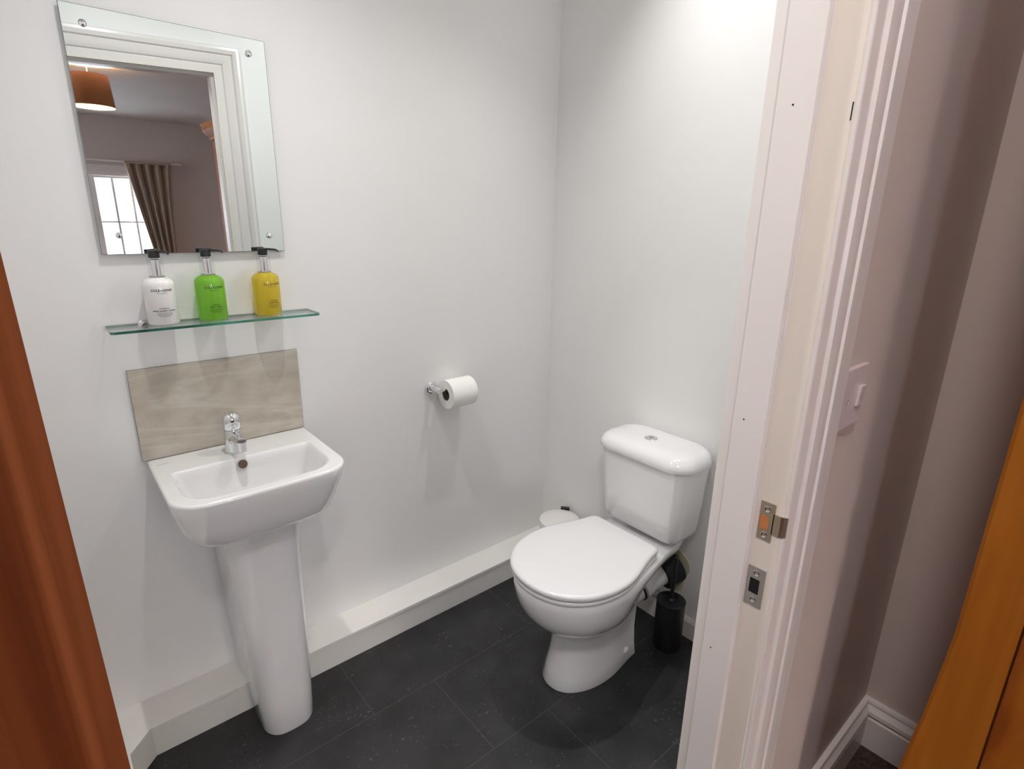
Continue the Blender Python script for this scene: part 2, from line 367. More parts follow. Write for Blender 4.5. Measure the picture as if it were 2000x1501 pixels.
trimpart('architrave', bm, M['gloss'], 'moulded white architrave on the bedroom side', smooth=True, angle=25)
bath_prof = [(.005, .370), (.005, .3855), (.012, .3865), (.028, .388), (.032, .384), (.036, .390), (.052, .396), (.066, .398), (.072, .392), (.076, .400), (.090, .404), (.100, .402), (.105, .394), (.105, .370)]
bm = bmesh.new(); frame_u(bm, DX0, DX1, DZ, bath_prof, 0)
trimpart('architrave', bm, M['gloss'], 'moulded white architrave on the wash room side', smooth=True, angle=25)
# nail holes in the stop and a chip beside the architrave
for y, z in ((.344, 1.533), (.349, 1.139), (.350, .757)):
    trimpart('nail_hole', LA((.7179, y, z), [(.0012, 0), (.0012, -.0002)], n=12, axis='x'), M['dark'])
trimpart('paint_chip', B(.7292, .7296, .2815, .2828, 1.511, 1.53), M['dark'])
# paint line left on the lining beside the stop
bm = bmesh.new(); random.seed(7)
zs_ = [.3 + .01*i for i in range(150)]
prev = None
a = []; 
for z in zs_:
    wv_ = .0012 + .0012*random.random() + (.0016 if 1.25 < z < 1.42 else 0)
    a.append(((.7297, .319, z), (.7297, .319-wv_, z)))
for p, q in zip(a, a[1:]):
    vs = [bm.verts.new(t) for t in (p[0], p[1], q[1], q[0])]; bm.faces.new(vs)
trimpart('paint_ridge', bm, M['gloss'])
# skirting of the bedroom
ZS = FB
sk = [(0, ZS), (.018, ZS), (.018, ZS+.085), (.014, ZS+.088), (.015, ZS+.094), (.020, ZS+.098), (.019, ZS+.108), (.012, ZS+.116), (.009, ZS+.120), (.009, ZS+.123), (.012, ZS+.127), (.010, ZS+.133), (0, ZS+.135)]
bm = bmesh.new(); loft(bm, [[(.829, YP0-d, z) for d, z in sk], [(XD-d, YP0-d, z) for d, z in sk], [(XD-d, -1.0, z) for d, z in sk]])
struct('baseboard_bedroom', bm, M['gloss'], 'moulded white skirting in the bedroom corner beside the wardrobe', 'skirting', smooth=True, angle=30)

# strike plates
def plate(zc, pts, hole, m, name, label, lip=None):
    """pts outline (y,z) on the lining face; hole (y0,y1,z0,z1)"""
    X = DX1 - .0008; bm = bmesh.new()
    y0, y1, z0, z1 = hole
    Y0, Y1, Z0, Z1 = pts
    for a_ in ((Y0, Y1, z1, Z1), (Y0, Y1, Z0, z0), (Y0, y0, z0, z1), (y1, Y1, z0, z1)):
        box(bm, X-.0008, X+.0008, *a_)
    if lip:
        la, lb, lz0, lz1 = lip
        prof = [(X-.0008, la), (X-.0008, lb+.002), (X+.001, lb-.002), (X+.004, lb-.006), (X+.0053, lb-.0052), (X+.0022, lb-.0010), (X+.0008, lb+.003), (X+.0008, la)]
        loft(bm, [[(x, y, lz0) for x, y in prof], [(x, y, lz1) for x, y in prof]])
    o = trimpart(name, bm, m, label)
    h = trimpart('latch_hole', B(X-.0003, X+.0004, y0+.0001, y1-.0001, z0+.0001, z1-.0001), M['wood_raw'] if lip else M['dark'], parent=o)
    for zz in ((Z1+z1)/2, (Z0+z0)/2):
        c = (X-.0008, (Y0+Y1)/2, zz)
        s = trimpart('screw', LA(c, [(.0046, .0002), (.0046, -.0004), (.0040, -.0007), (.0024, -.0002), (.0022, .0003)], n=24, axis='x'), M['chrome'], parent=o)
    return o
plate(0, (.2915, .3122, .9690, 1.0270), (.2985, .3105, .985, 1.0065), M['nickel'], 'strike_plate', 'dull nickel strike plate with a curved lip', lip=(.293, .2805, .982, 1.013))
plate(0, (.2900, .3160, .8590, .9220), (.2968, .3110, .8795, .9035), M['steel'], 'strike_plate', 'grey steel strike plate with a square black hole')

# ------------------------------------------------------------------ door leaf on the left
hx, hy = -.0035, .262
d = Vector((-.262, -.965, 0)).normalized(); n_ = Vector((-d.y, d.x, 0))*-1
if n_.x > 0: n_ = -n_
leaf = thing('door_leaf', 'red-brown wooden door standing open at the left edge of the doorway', 'door', (hx, hy, FB+.005))
leaf['kind'] = 'structure'; leaf.name = 'door_1'
def dpt(t, s, z):
    p = Vector((hx, hy, 0)) + d*t + n_*s; lean = -.0132*(1.4-z)*-1
    return (p.x - .0125*(z-1.15), p.y, z)
def dbox(bm, t0, t1, s0, s1, z0, z1):
    vs = [bm.verts.new(dpt(t, s, z)) for z in (z0, z1) for t, s in ((t0, s0), (t1, s0), (t1, s1), (t0, s1))]
    for f in ((0, 3, 2, 1), (4, 5, 6, 7), (0, 1, 5, 4), (1, 2, 6, 5), (2, 3, 7, 6), (3, 0, 4, 7)): bm.faces.new([vs[i] for i in f])
bm = bmesh.new(); z0, z1 = FB+.005, 1.905
for a_ in ((0, .105, z0, z1), (.657, .762, z0, z1), (.105, .657, z0, z0+.22), (.105, .657, z1-.11, z1), (.105, .657, 1.0, 1.15)):
    dbox(bm, a_[0], a_[1], 0, .035, a_[2], a_[3])
part('door_frame', bm, M['door_wood'], leaf, bevel=.002)
bm = bmesh.new()
for a_ in ((.10, .66, z0+.215, 1.005), (.10, .66, 1.145, z1-.105)): dbox(bm, a_[0], a_[1], .011, .024, a_[2], a_[3])
part('door_panel', bm, M['door_wood'], leaf)
bm = bmesh.new()
h0 = dpt(.70, 0, 1.03); h1 = dpt(.70, -.045, 1.03); h2 = dpt(.60, -.045, 1.03)
tube(bm, [h0, h1, h2], .009, 12); part('door_handle', bm, M['chrome'], leaf, smooth=True)

# ------------------------------------------------------------------ mirror
YMI = 1.588
mir = thing('wall_mirror', 'frameless rectangular mirror held by four screws above the glass shelf', 'mirror', (.333, YA, 1.3036))
mx0, mx1, mx0b, mx1b, mz0, mz1 = .1312, .5325, .1275, .5340, 1.3045, 1.8045
bm = bmesh.new()
def ring(y, i): return [(x, y+.0042*(x-.333), z) for x, z in ((mx0b+i, mz0+i), (mx1b-i, mz0+i), (mx1-i, mz1-i), (mx0+i, mz1-i))]
loft(bm, [ring(YMI+.005, 0), ring(YMI+.0008, 0), ring(YMI, .0012)], cap0=True, cap1=False)
bmesh.ops.recalc_face_normals(bm, faces=bm.faces[:])
part('glass_edge', bm, M['mirror_edge'], mir, 'dark polished edge of the mirror glass', recalc=False)
bm = bmesh.new(); vs = [bm.verts.new(p) for p in ring(YMI, .0012)]; bm.faces.new(vs)
o = part('mirror_glass', bm, M['mirror'], mir, recalc=False)
for x, z in ((.1675, 1.7705), (.4925, 1.7705), (.1665, 1.3465), (.4975, 1.3445)):
    bm = bmesh.new(); lathe(bm, (x, YMI, z), [(.0075, .009), (.0075, -.0012), (.0062, -.0028), (.0035, -.0042), (.0001, -.0046)], n=24, axis='y')
    part('mirror_screw', bm, M['chrome'], mir, smooth=True)

# ------------------------------------------------------------------ splashback tile
bm = B(.1335, .5415, YA-.008, YA, .7945, 1.030)
t = thing('splashback_tile', 'beige veined stone tile on the wall above the basin', 'tile', (.3375, YA, .79))
part('tile', bm, M['stone'], t, bevel=.0008)
bm = B(.1328, .5422, YA-.0065, YA, .7935, 1.0312); part('sealant_line', bm, M['sealant'], t, 'thin grey sealant line around the tile')

# ------------------------------------------------------------------ glass shelf
ZSH = 1.1425; TS = .006
sh = thing('glass_shelf', 'clear glass shelf with a green edge holding three pump bottles', 'shelf', (.345, YA, ZSH))
def shelf_ring(z, i=0): return rrect(.109+i, .5835-i, 1.4985+i, YA-.002, .010, .001, z, 5)
bm = bmesh.new(); loft(bm, [shelf_ring(ZSH-TS), shelf_ring(ZSH)], True, True)
for f in bm.faces: f.material_index = 0 if abs(f.calc_center_median().z-(ZSH-TS/2)) > .001 else 1
part('shelf_glass', bm, [M['shelf_glass'], M['glass_edge']], sh, recalc=True)
for x in (.185, .495):
    s = part('shelf_bracket', LA((x, YA, ZSH-.003), [(.0115, 0), (.0115, -.004), (.0085, -.006), (.0085, -.028), (.007, -.030)], n=28, axis='y'), M['chrome'], sh, smooth=True)

# ------------------------------------------------------------------ pump bottles
def text_bmesh(body, size, spacing=1.0, ax='CENTER'):
    cu = bpy.data.curves.new('t', 'FONT'); cu.body = body; cu.size = size; cu.align_x = ax; cu.space_character = spacing; cu.resolution_u = 3; cu.offset = size*.022
    o = bpy.data.objects.new('t', cu); COL.objects.link(o); bpy.context.view_layer.update()
    me = o.evaluated_get(bpy.context.evaluated_depsgraph_get()).to_mesh()
    bm = bmesh.new(); bm.from_mesh(me); o.to_mesh_clear(); bpy.data.objects.remove(o); bpy.data.curves.remove(cu)
    return bm
def wrap_text(rows, cx, cy, r, ang):
    """rows: (text, size, spacing, z) or ('-', width, height, z) bars, bent round a vertical cylinder facing -Y turned by ang"""
    out = bmesh.new()
    for body, size, sp, z in rows:
        if body == '-':
            b = bmesh.new(); n = 10
            top = [b.verts.new((-size/2+size*k/n, sp/2, 0)) for k in range(n+1)]; bot = [b.verts.new((-size/2+size*k/n, -sp/2, 0)) for k in range(n+1)]
            for k in range(n): b.faces.new((bot[k], bot[k+1], top[k+1], top[k]))
        else: b = text_bmesh(body, size, sp)
        for v in b.verts:
            a = v.co.x/r + ang; h = v.co.y + z
            v.co = Vector((cx + r*math.sin(a), cy - r*math.cos(a), h))
        me = bpy.data.meshes.new('x'); b.to_mesh(me); b.free(); out.from_mesh(me); bpy.data.meshes.remove(me)
    return out
def bottle(cx, label, m, rows, ang, clear, nozzle):
    cy, z = 1.5625, ZSH; R = .0335
    t = thing('pump_bottle', label, 'bottle', (cx, cy, z), 'pump bottles on the glass shelf')
    prof = [(.026, .0), (R-.002, .0008), (R, .004), (R, .090), (R-.001, .097), (R-.005, .103), (R-.012, .1075), (.0155, .1095), (.0145, .1105), (.0145, .1125)]
    b = LA((cx, cy, z), prof, n=56)
    body = part('bottle_body', b, m, t, smooth=True, angle=60)
    if clear:   # a thin clear skin at the shoulder and the base above and below the coloured soap
        pass
    part('logo_print', wrap_text(rows[:2], cx, cy, R+.0003, ang), M['ink'], t, 'black printed maker lettering', recalc=False)
    part('product_print', wrap_text(rows[2:], cx, cy, R+.0003, ang), M['ink'], t, 'small black product lettering', recalc=False)
    part('chrome_collar', LA((cx, cy, z), [(.0105, .112), (.0105, .150), (.009, .1515)], n=32), M['chrome'], t, smooth=True)
    oc = LA((cx, cy, z), [(.0160, .1115), (.0158, .154), (.0150, .1555)], n=40, cap0=False, cap1=False)
    part('clear_overcap', oc, M['clear'], t, smooth=True)
    part('neck_ring', LA((cx, cy, z), [(.0150, .1098), (.0163, .1105), (.0163, .1125), (.0150, .113)], n=40), M['steel'], t, smooth=True)
    hb = LA((cx, cy, z), [(.0110, .154), (.0118, .155), (.0118, .1695), (.011, .1712), (.004, .1716)], n=32)
    head = part('pump_head', hb, M['black'], t, smooth=True)
    dx, dy = nozzle
    nb = bmesh.new()
    p0 = Vector((cx, cy, z+.1690)); dr = Vector((dx, dy, 0)).normalized()
    rings = []
    for s, w_, h_, dz in ((0, .0048, .0030, 0), (.018, .0046, .0028, .0003), (.034, .0036, .0024, -.0002), (.0405, .0032, .0024, -.0018), (.0425, .0028, .0020, -.0048)):
        c = p0 + dr*s + Vector((0, 0, dz)); sd = Vector((-dr.y, dr.x, 0))
        rings.append([c + sd*w_*math.cos(a) + Vector((0, 0, 1))*h_*math.sin(a) for a in [2*PI*k/14 for k in range(14)]])
    loft(nb, rings); part('nozzle', nb, M['black'], head, smooth=True) if False else part('nozzle', nb, M['black'], t, smooth=True)
    return t
S_ = .0074
def rows_for(l1, l2, ws):
    z = ZSH
    out = [('COLE+LEWIS', S_*1.02, 1.05, z+.079), ('LONDON', .0030, 2.1, z+.0735), (l1, .0032, 1.1, z+.0385), (l2, .0046, 1.0, z+.0325)]
    for k, (w_, dz) in enumerate(ws): out.append(('-', w_, .0005, z+dz))
    return out
bars = [(.034, .0295), (.030, .0272), (.036, .0250), (.028, .0228), (.022, .0206)]
bottle(.2245, 'white pump bottle of lotion, leftmost on the glass shelf', M['lotion'], rows_for('NOURISHING', 'HAND & BODY LOTION', bars), math.radians(-1), False, (.55, -.85))
bottle(.3335, 'green soap pump bottle in the middle of the glass shelf', M['green_soap'], rows_for('CLEANSING', 'BODY WASH', bars), math.radians(4), True, (.75, -.65))
bottle(.4680, 'yellow soap pump bottle, rightmost on the glass shelf', M['yellow_soap'], rows_for('REFRESHING', 'HAND WASH', bars), math.radians(12), True, (.68, -.73))

# ------------------------------------------------------------------ basin and pedestal
ba = thing('wash_basin', 'white porcelain pedestal basin below the beige tile', 'basin', (.342, YA, 0))
ZR = .7925
bm = bmesh.new()
O = lambda i, z, yf=0: rrect(.1405+i, .5435-i, 1.262+i*.9+yf, YA-.0015-i*.6, .066-i*.2, .004, z, 10, bow=.010)
rings = [rrect(.20, .485, 1.345, 1.57, .06, .004, .6500, 10, bow=.01), rrect(.186, .498, 1.322, YA-.02, .064, .004, .6510, 10, bow=.010),
         rrect(.175, .509, 1.306, YA-.006, .066, .004, .6590, 10, bow=.010),
         rrect(.168, .516, 1.296, YA-.0015, .066, .004, .6720, 10, bow=.010),
         rrect(.158, .526, 1.283, YA-.0015, .066, .004, .7050, 10, bow=.010),
         rrect(.146, .538, 1.268, YA-.0015, .066, .004, .7550, 10, bow=.010),
         O(0, .7840), O(.0008, .7890), O(.0030, .7918), O(.0065, ZR), O(.0080, ZR)]
I = lambda i, z: rrect(.176+i, .508-i, 1.293+i, 1.474-i*.9, .062-i*.3, .016, z, 10, bow=.008)
rings += [I(-.008, ZR), I(-.006, ZR), I(-.002, ZR-.0015), I(.001, ZR-.006), I(.006, .775), I(.014, .745), I(.024, .718), I(.036, .702), I(.055, .695), I(.075, .693)]
loft(bm, rings)
part('basin_bowl', bm, M['porcelain'], ba, smooth=True, angle=50)
# overflow and waste
c = Vector((.334, 1.4645, .777)); bmo = bmesh.new()
nn = Vector((0, -1, .30)).normalized(); sd = Vector((1, 0, 0)); up = nn.cross(sd)
loft(bmo, [[c + nn*h + sd*r_*math.cos(a) + up*r_*math.sin(a) for a in [2*PI*k/24 for k in range(24)]] for r_, h in ((.0112, -.002), (.0112, .0016), (.0095, .0020))])
part('overflow_hole', bmo, M['overflow'], ba, 'brown round overflow hole')
part('waste_ring', LA((.336, 1.378, .6925), [(.024, 0), (.024, .002), (.017, .003), (.015, .001)], n=32), M['chrome'], ba, smooth=True)
# maker's squiggle on the rim
bm = bmesh.new(); tube(bm, [(.158+.0030*k, 1.545+.0022*math.sin(k*2.1)+.0004*k, ZR+.0003) for k in range(9)], .00035, 6); part('printed_mark', bm, M['ink_grey'], ba)
def PR(x0, x1, y0, z, rf=.045, y1=1.483): return rrect(x0, x1, y0, y1, rf, .004, z, 9, bow=.012)
YQ = YA-.0015
bm = bmesh.new()
loft(bm, [PR(.283, .420, 1.350, 0, .042), PR(.281, .422, 1.348, .006, .044), PR(.277, .426, 1.352, .0982, .046), PR(.277, .426, 1.352, .0988, .046, YQ), PR(.272, .431, 1.358, .25, .048, YQ), PR(.265, .437, 1.366, .42, .05, YQ), PR(.256, .444, 1.372, .56, .052, YQ), PR(.246, .452, 1.370, .652, .054, YQ)])
part('pedestal', bm, M['porcelain'], ba, smooth=True, angle=40)
# mixer tap
tap = thing('mixer_tap', 'small chrome mixer tap on the basin rim', 'tap', (.334, 1.527, ZR))
tx_, ty_ = .334, 1.527
part('tap_body', LA((tx_, ty_, ZR), [(.0285, 0), (.0285, .003), (.0250, .0055), (.0240, .012), (.0225, .030), (.0220, .062), (.0215, .064)], n=40), M['chrome'], tap, smooth=True, angle=40)
bm = bmesh.new()
lathe(bm, (tx_, ty_, ZR), [(.0205, .0645), (.0218, .066), (.0222, .092), (.0205, .101), (.0150, .108), (.006, .1115), (.0001, .112)], n=40)
part('tap_lever', bm, M['chrome'], tap, smooth=True, angle=40)
bm = bmesh.new(); tube(bm, [(tx_, ty_-.008, ZR+.034), (tx_, ty_-.040, ZR+.047), (tx_, ty_-.078, ZR+.048)], [.0175, .0150, .0125], 24)
sp = part('tap_spout', bm, M['chrome'], tap, smooth=True, angle=50)
bm = bmesh.new(); lathe(bm, (tx_, ty_-.082, ZR+.027), [(.0095, 0), (.0105, .001), (.0105, .014), (.0115, .026)], n=28); put(obj('spout_nozzle', bm, M['chrome'], None, smooth=True), sp)
bm = bmesh.new(); rings = []
for s, w_, h_, zz in ((0, .009, .004, .096), (.03, .008, .0035, .094), (.052, .006, .003, .088)):
    c = Vector((tx_, ty_-.010-s, ZR+zz)); rings.append([c+Vector((w_*math.cos(a), 0, h_*math.sin(a))) for a in [2*PI*k/16 for k in range(16)]])
# ------------------------------------------------------------------ toilet roll and holder
ho = thing('toilet_roll_holder', 'chrome wall holder carrying the toilet roll', 'toilet roll holder', (.988, YA, .835))
hx_, hz_ = .988, .8340
part('wall_flange', LA((hx_, YA, hz_), [(.0225, 0), (.0225, -.008), (.0200, -.011), (.013, -.0125)], n=36, axis='y'), M['chrome'], ho, smooth=True, angle=40)
part('post', LA((hx_, YA-.011, hz_), [(.0105, 0), (.0105, -.050), (.009, -.0525)], n=28, axis='y'), M['chrome'], ho, smooth=True, angle=40)
bm = bmesh.new(); tube(bm, [(hx_-.004, 1.5475, hz_), (hx_+.022, 1.5475, hz_-.004), (hx_+.145, 1.5465, hz_-.007)], [.0085, .0082, .0080], 20); part('roll_bar', bm, M['chrome'], ho, smooth=True)
ro = thing('toilet_roll', 'white toilet roll hanging on the chrome holder', 'toilet roll', (1.07, 1.545, .765))
rc = (1.0145, 1.5435, .8155); RR_ = .0505
bm = bmesh.new()
lathe(bm, rc, [(.0215, 0), (RR_-.001, 0), (RR_, .001), (RR_, .101), (RR_-.001, .102), (.0215, .102), (.0215, 0)], n=64, axis='x', cap0=False, cap1=False)
part('paper', bm, M['tissue'], ro, smooth=True, angle=40)
bm = bmesh.new(); lathe(bm, rc, [(.0214, .0005), (.0205, .0005), (.0205, .1015), (.0214, .1015)], n=48, axis='x', cap0=False, cap1=False); part('cardboard_core', bm, M['cardboard'], ro, 'dark cardboard tube', smooth=True, angle=40)

# ------------------------------------------------------------------ toilet
wc = thing('toilet', 'white close-coupled toilet with the lid down', 'toilet', (1.25, .985, 0))
YC = .992
def egg(xf, xb, hw, z, hb=None, n=56, p=2.15, xm=None):
    """plan outline: elliptic front (towards -X), sides easing to half width hb at the back"""
    hb = hw if hb is None else hb; xm = xf + (xb-xf)*.52 if xm is None else xm
    pts = []
    for k in range(n//2+1):
        a = -PI/2 - PI*k/(n//2)          # right side round the front to the left side
        c_, s_ = math.cos(a), math.sin(a)
        pts.append((xm + (xm-xf)*math.copysign(abs(c_)**(2/p), c_), YC + hw*math.copysign(abs(s_)**(2/p), s_), z))
    m_ = 12
    def side(t): return hw + (hb-hw)*(t*t*(3-2*t))
    for k in range(1, m_): t_ = k/m_; pts.append((xm+(xb-xm)*t_, YC+side(t_), z))
    r_ = min(.02, hb*.4)
    for k in range(5): a = PI/2 - PI/2*k/4; pts.append((xb-r_+r_*math.cos(a), YC+hb-r_+r_*math.sin(a), z))
    for k in range(5): a = -PI/2*k/4; pts.append((xb-r_+r_*math.cos(a), YC-hb+r_+r_*math.sin(a), z))
    for k in range(m_-1, 0, -1): t_ = k/m_; pts.append((xm+(xb-xm)*t_, YC-side(t_), z))
    return pts
ZRIM = .390
bm = bmesh.new()
loft(bm, [egg(1.018, 1.345, .100, 0, .082), egg(1.016, 1.347, .102, .006, .084), egg(1.030, 1.345, .095, .05, .078), egg(1.042, 1.345, .088, .11, .073), egg(1.046, 1.348, .086, .160, .072), egg(1.040, 1.350, .091, .190, .072),
          egg(1.018, 1.356, .112, .212, .074, xm=1.19), egg(.985, 1.366, .135, .234, .078, xm=1.16), egg(.955, 1.385, .153, .262, .084, xm=1.14), egg(.934, 1.41, .165, .294, .092, xm=1.13), egg(.922, 1.45, .171, .327, .104, xm=1.12), egg(.917, 1.50, .174, .357, .115, xm=1.12), egg(.916, 1.515, .175, ZRIM-.004, .118, xm=1.12), egg(.919, 1.512, .172, ZRIM, .115, xm=1.12)])
part('pan', bm, M['porcelain'], wc, smooth=True, angle=60)
SB = 1.335
bm = bmesh.new(); loft(bm, [egg(.914, SB, .178, ZRIM+.003, .135, xm=1.115), egg(.910, SB+.002, .182, ZRIM+.008, .138, xm=1.115), egg(.910, SB+.002, .182, ZRIM+.014, .138, xm=1.115), egg(.914, SB, .178, ZRIM+.018, .135, xm=1.115)])
part('seat', bm, M['seat_plastic'], wc, smooth=True, angle=60)
bm = bmesh.new(); loft(bm, [egg(.912, SB+.004, .181, ZRIM+.020, .136, xm=1.115), egg(.907, SB+.008, .186, ZRIM+.025, .136, xm=1.115), egg(.907, SB+.008, .186, ZRIM+.034, .136, xm=1.115), egg(.910, SB+.005, .183, ZRIM+.0385, .133, xm=1.115), egg(.918, SB-.002, .175, ZRIM+.0405, .126, xm=1.115), egg(1.0, SB-.06, .10, ZRIM+.0420, .08, xm=1.13)])
part('seat_lid', bm, M['seat_plastic'], wc, smooth=True, angle=60)
for s in (-1, 1):
    part('hinge', LA((SB+.012, YC+s*.075-.012, ZRIM+.018), [(.010, 0), (.010, .024)], n=20, axis='y'), M['plastic_white'], wc, smooth=True)
# cistern
def CS(x0, x1, y0, y1, r, z): 
    return [(x, y+.003, z+.008) for x, y, _ in [(p[0], p[1], 0) for p in rrect_x(x0, x1, y0, y1, r, z)]]
bm = bmesh.new()
loft(bm, [CS(1.420, 1.535, .870, 1.105, .03, .3990), CS(1.400, 1.542, .852, 1.122, .036, .4030), CS(1.391, 1.545, .843, 1.130, .04, .4130), CS(1.385, 1.546, .836, 1.136, .042, .4300), CS(1.376, 1.546, .826, 1.146, .045, .53), CS(1.370, 1.546, .818, 1.153, .045, .664)])
part('cistern', bm, M['porcelain'], wc, smooth=True, angle=50)
bm = bmesh.new()
def LD(i, z): return rrect_x(1.353+i, 1.550-i*.3, .806+i, 1.172-i, max(.074-i*.6, .01), z, 10)
loft(bm, [LD(.012, 0.6745), LD(.002, 0.6755), LD(0, 0.6790), LD(.001, 0.6910), LD(.005, 0.7000), LD(.012, .7100), LD(.024, .7165), LD(.042, .7200), LD(.070, .7220)])
part('cistern_lid', bm, M['porcelain'], wc, smooth=True, angle=50)
bt = part('flush_button', LA((1.447, 1.0, .7215), [(.0215, 0), (.0215, .0022), (.0195, .0032), (.0165, .0024), (.0160, .0036), (.004, .0040)], n=40), M['chrome'], wc, smooth=True, angle=30)
put(obj('button_centre', LA((1.4475, 1.0, .7252), [(.0085, -.001), (.0085, .0010), (.0070, .0016)], n=24), M['steel'], None, smooth=True), bt)
# floor bolt recess and cap
bm = bmesh.new(); c = Vector((1.283, YC-.0855, .045)); loft(bm, [[c + Vector((r_*math.cos(a), -h, r_*math.sin(a))) for a in [2*PI*k/20 for k in range(20)]] for r_, h in ((.011, -.006), (.011, .003), (.008, .005))])
part('fixing_cap', bm, M['plastic_white'], wc, smooth=True)
# pan connector
bm = bmesh.new(); tube(bm, [(1.34, .985, .185), (1.40, .980, .192), (1.445, .972, .205), (1.50, .955, .228)], [.050, .050, .050, .050], 32)
pc = part('pan_connector', bm, M['plastic_white'], wc, smooth=True)
bm = bmesh.new(); tube(bm, [(1.414, .977, .196), (1.440, .973, .204)], [.055, .055], 32); put(obj('connector_collar', bm, M['plastic_white'], None, smooth=True, angle=40), pc)
bm = bmesh.new(); tube(bm, [(1.403, .979, .193), (1.409, .978, .195)], [.0535, .0535], 32); put(obj('rubber_seal', bm, M['rubber'], None, smooth=True, angle=40), pc)
so = thing('soil_pipe', 'black soil pipe entering the wall behind the toilet', 'pipe', (1.53, .94, .24))
bm = bmesh.new(); tube(bm, [(1.497, .950, .226), (1.553, .936, .246)], [.064, .066], 36); part('pipe_sleeve', bm, M['rubber'], so, smooth=True, angle=40)
bm = bmesh.new(); pts = []
for k in range(28):
    a = 2*PI*k/28; r_ = .078 + .008*math.sin(3*a+1) +   .005*math.sin(5*a); pts.append((.945+r_*math.cos(a), .232+r_*1.05*math.sin(a)))
loft(bm, [[(XB-.0001, y, max(z, .075)) for y, z in pts], [(XB-.003, y, max(z, .075)) for y, z in pts]])
part('plaster_patch', bm, M['plaster'], so, 'rough yellowish plaster around the pipe')
bm = bmesh.new(); tube(bm, [(1.535, 1.02, .10), (1.535, .90, .105)], .011, 14); 
part('small_pipe', bm, M['plaster'], so, 'thin cream pipe along the skirting', smooth=True)

# ------------------------------------------------------------------ toilet brush, its holder, and the bin
bx, by = 1.457, .868
bh = thing('brush_holder', 'black cylindrical toilet brush holder on the floor beside the toilet', 'brush holder', (bx, by, 0))
bm = bmesh.new(); lathe(bm, (bx, by, 0), [(.0455, 0), (.0470, .003), (.0470, .176), (.0440, .176), (.0440, .006), (.001, .006)], n=48, cap1=False)
part('cup', bm, M['black_matt'], bh, smooth=True, angle=40)
br = thing('toilet_brush', 'black toilet brush handle standing in the black holder', 'toilet brush', (bx, by, .01))
part('brush_cover', LA((bx, by, 0), [(.0435, .171), (.0480, .1765), (.0480, .179), (.045, .1805), (.012, .1835), (.008, .188)], n=48), M['black_matt'], br, smooth=True, angle=40)
bm = bmesh.new(); tube(bm, [(bx, by, .04), (bx, by, .18), (bx+.002, by-.001, .342), (bx+.002, by-.001, .345)], [.0066, .0066, .0066, .004], 18); part('handle', bm, M['black_matt'], br, smooth=True, angle=40)
part('bristles', LA((bx, by, .012), [(.01, 0), (.032, .008), (.034, .06), (.02, .075)], n=24), M['rubber'], br, smooth=True)
kx, ky = 1.452, 1.398
bn = thing('pedal_bin', 'small round white bin in the corner behind the toilet seat', 'bin', (kx, ky, 0))
part('bin_body', LA((kx, ky, 0), [(.070, 0), (.073, .004), (.079, .215), (.079, .222)], n=48), M['bin_white'], bn, smooth=True, angle=40)
part('bin_lid', LA((kx, ky, 0), [(.080, .222), (.0825, .224), (.0825, .238), (.080, .2455), (.070, .250), (.04, .2535), (.001, .2545)], n=56), M['bin_white'], bn, smooth=True, angle=40)
bm = bmesh.new(); box(bm, -.018, .018, 0, .013, .225, .2530)
bmesh.ops.rotate(bm, verts=bm.verts[:], cent=(0, 0, 0), matrix=Matrix.Rotation(math.radians(-52), 3, 'Z')); bmesh.ops.translate(bm, verts=bm.verts[:], vec=(kx+.0720, ky+.0420, 0))
part('hinge_cover', bm, M['black'], bn, 'black plastic hinge cover', bevel=.002)
bm = bmesh.new(); box(bm, kx-.105, kx-.06, ky-.013, ky+.013, .012, .018); part('pedal', bm, M['black'], bn, bevel=.002)

# ------------------------------------------------------------------ light switch
sw = thing('light_switch', 'single rocker light switch beside the bedroom architrave', 'switch', (.892, YP0, 1.11))
sx0, sx1, sz0, sz1 = .849, .935, 1.109, 1.203
bm = B(sx0, sx1, .2750, YP0, sz0, sz1); part('switch_plate', bm, M['switch'], sw, bevel=.0025)
bm = bmesh.new(); prism(bm, [(.2750, 1.140), (.2718, 1.140), (.2690, 1.172), (.2750, 1.172)], 'x', .903, .921); part('rocker', bm, M['switch'], sw, bevel=.001)
for x in (.872,):
    part('screw', LA((x, .2750, 1.152), [(.0036, .0002), (.0036, -.0006), (.0026, -.0008), (.0024, .0001)], n=20, axis='y'), M['steel'], sw, smooth=True)

# ------------------------------------------------------------------ wardrobe on the right
WX, WYF = 1.0, .107            # front face, end nearest the door wall
WYB = -.88
wd = thing('wardrobe', 'tall orange pine wardrobe with a moulded cornice against the bedroom wall', 'wardrobe', (1.21, -.35, FB))
bm = bmesh.new()
box(bm, WX+.018, WX+.42, WYB, WYF-.001, FB+.06, 1.828)
part('carcass', bm, M['pine'], wd, bevel=.002)
# end stile with a foot that flares towards the floor
bm = bmesh.new(); yi = .0360*1.0+.0005
zz = [1.828, .80, .74, .68, .62, .56, .50, .42, .30, FB+.06]
flare = [0, 0, .003, .007, .011, .017, .022, .026, .028, .028]
loft(bm, [[(WX, yi, z), (WX, WYF-.006+fl, z), (WX+.004, WYF-.001+fl, z), (WX+.022, WYF+fl, z), (WX+.022, yi, z)] for z, fl in zip(zz, flare)][::-1])
part('end_stile', bm, M['pine'], wd, smooth=False)
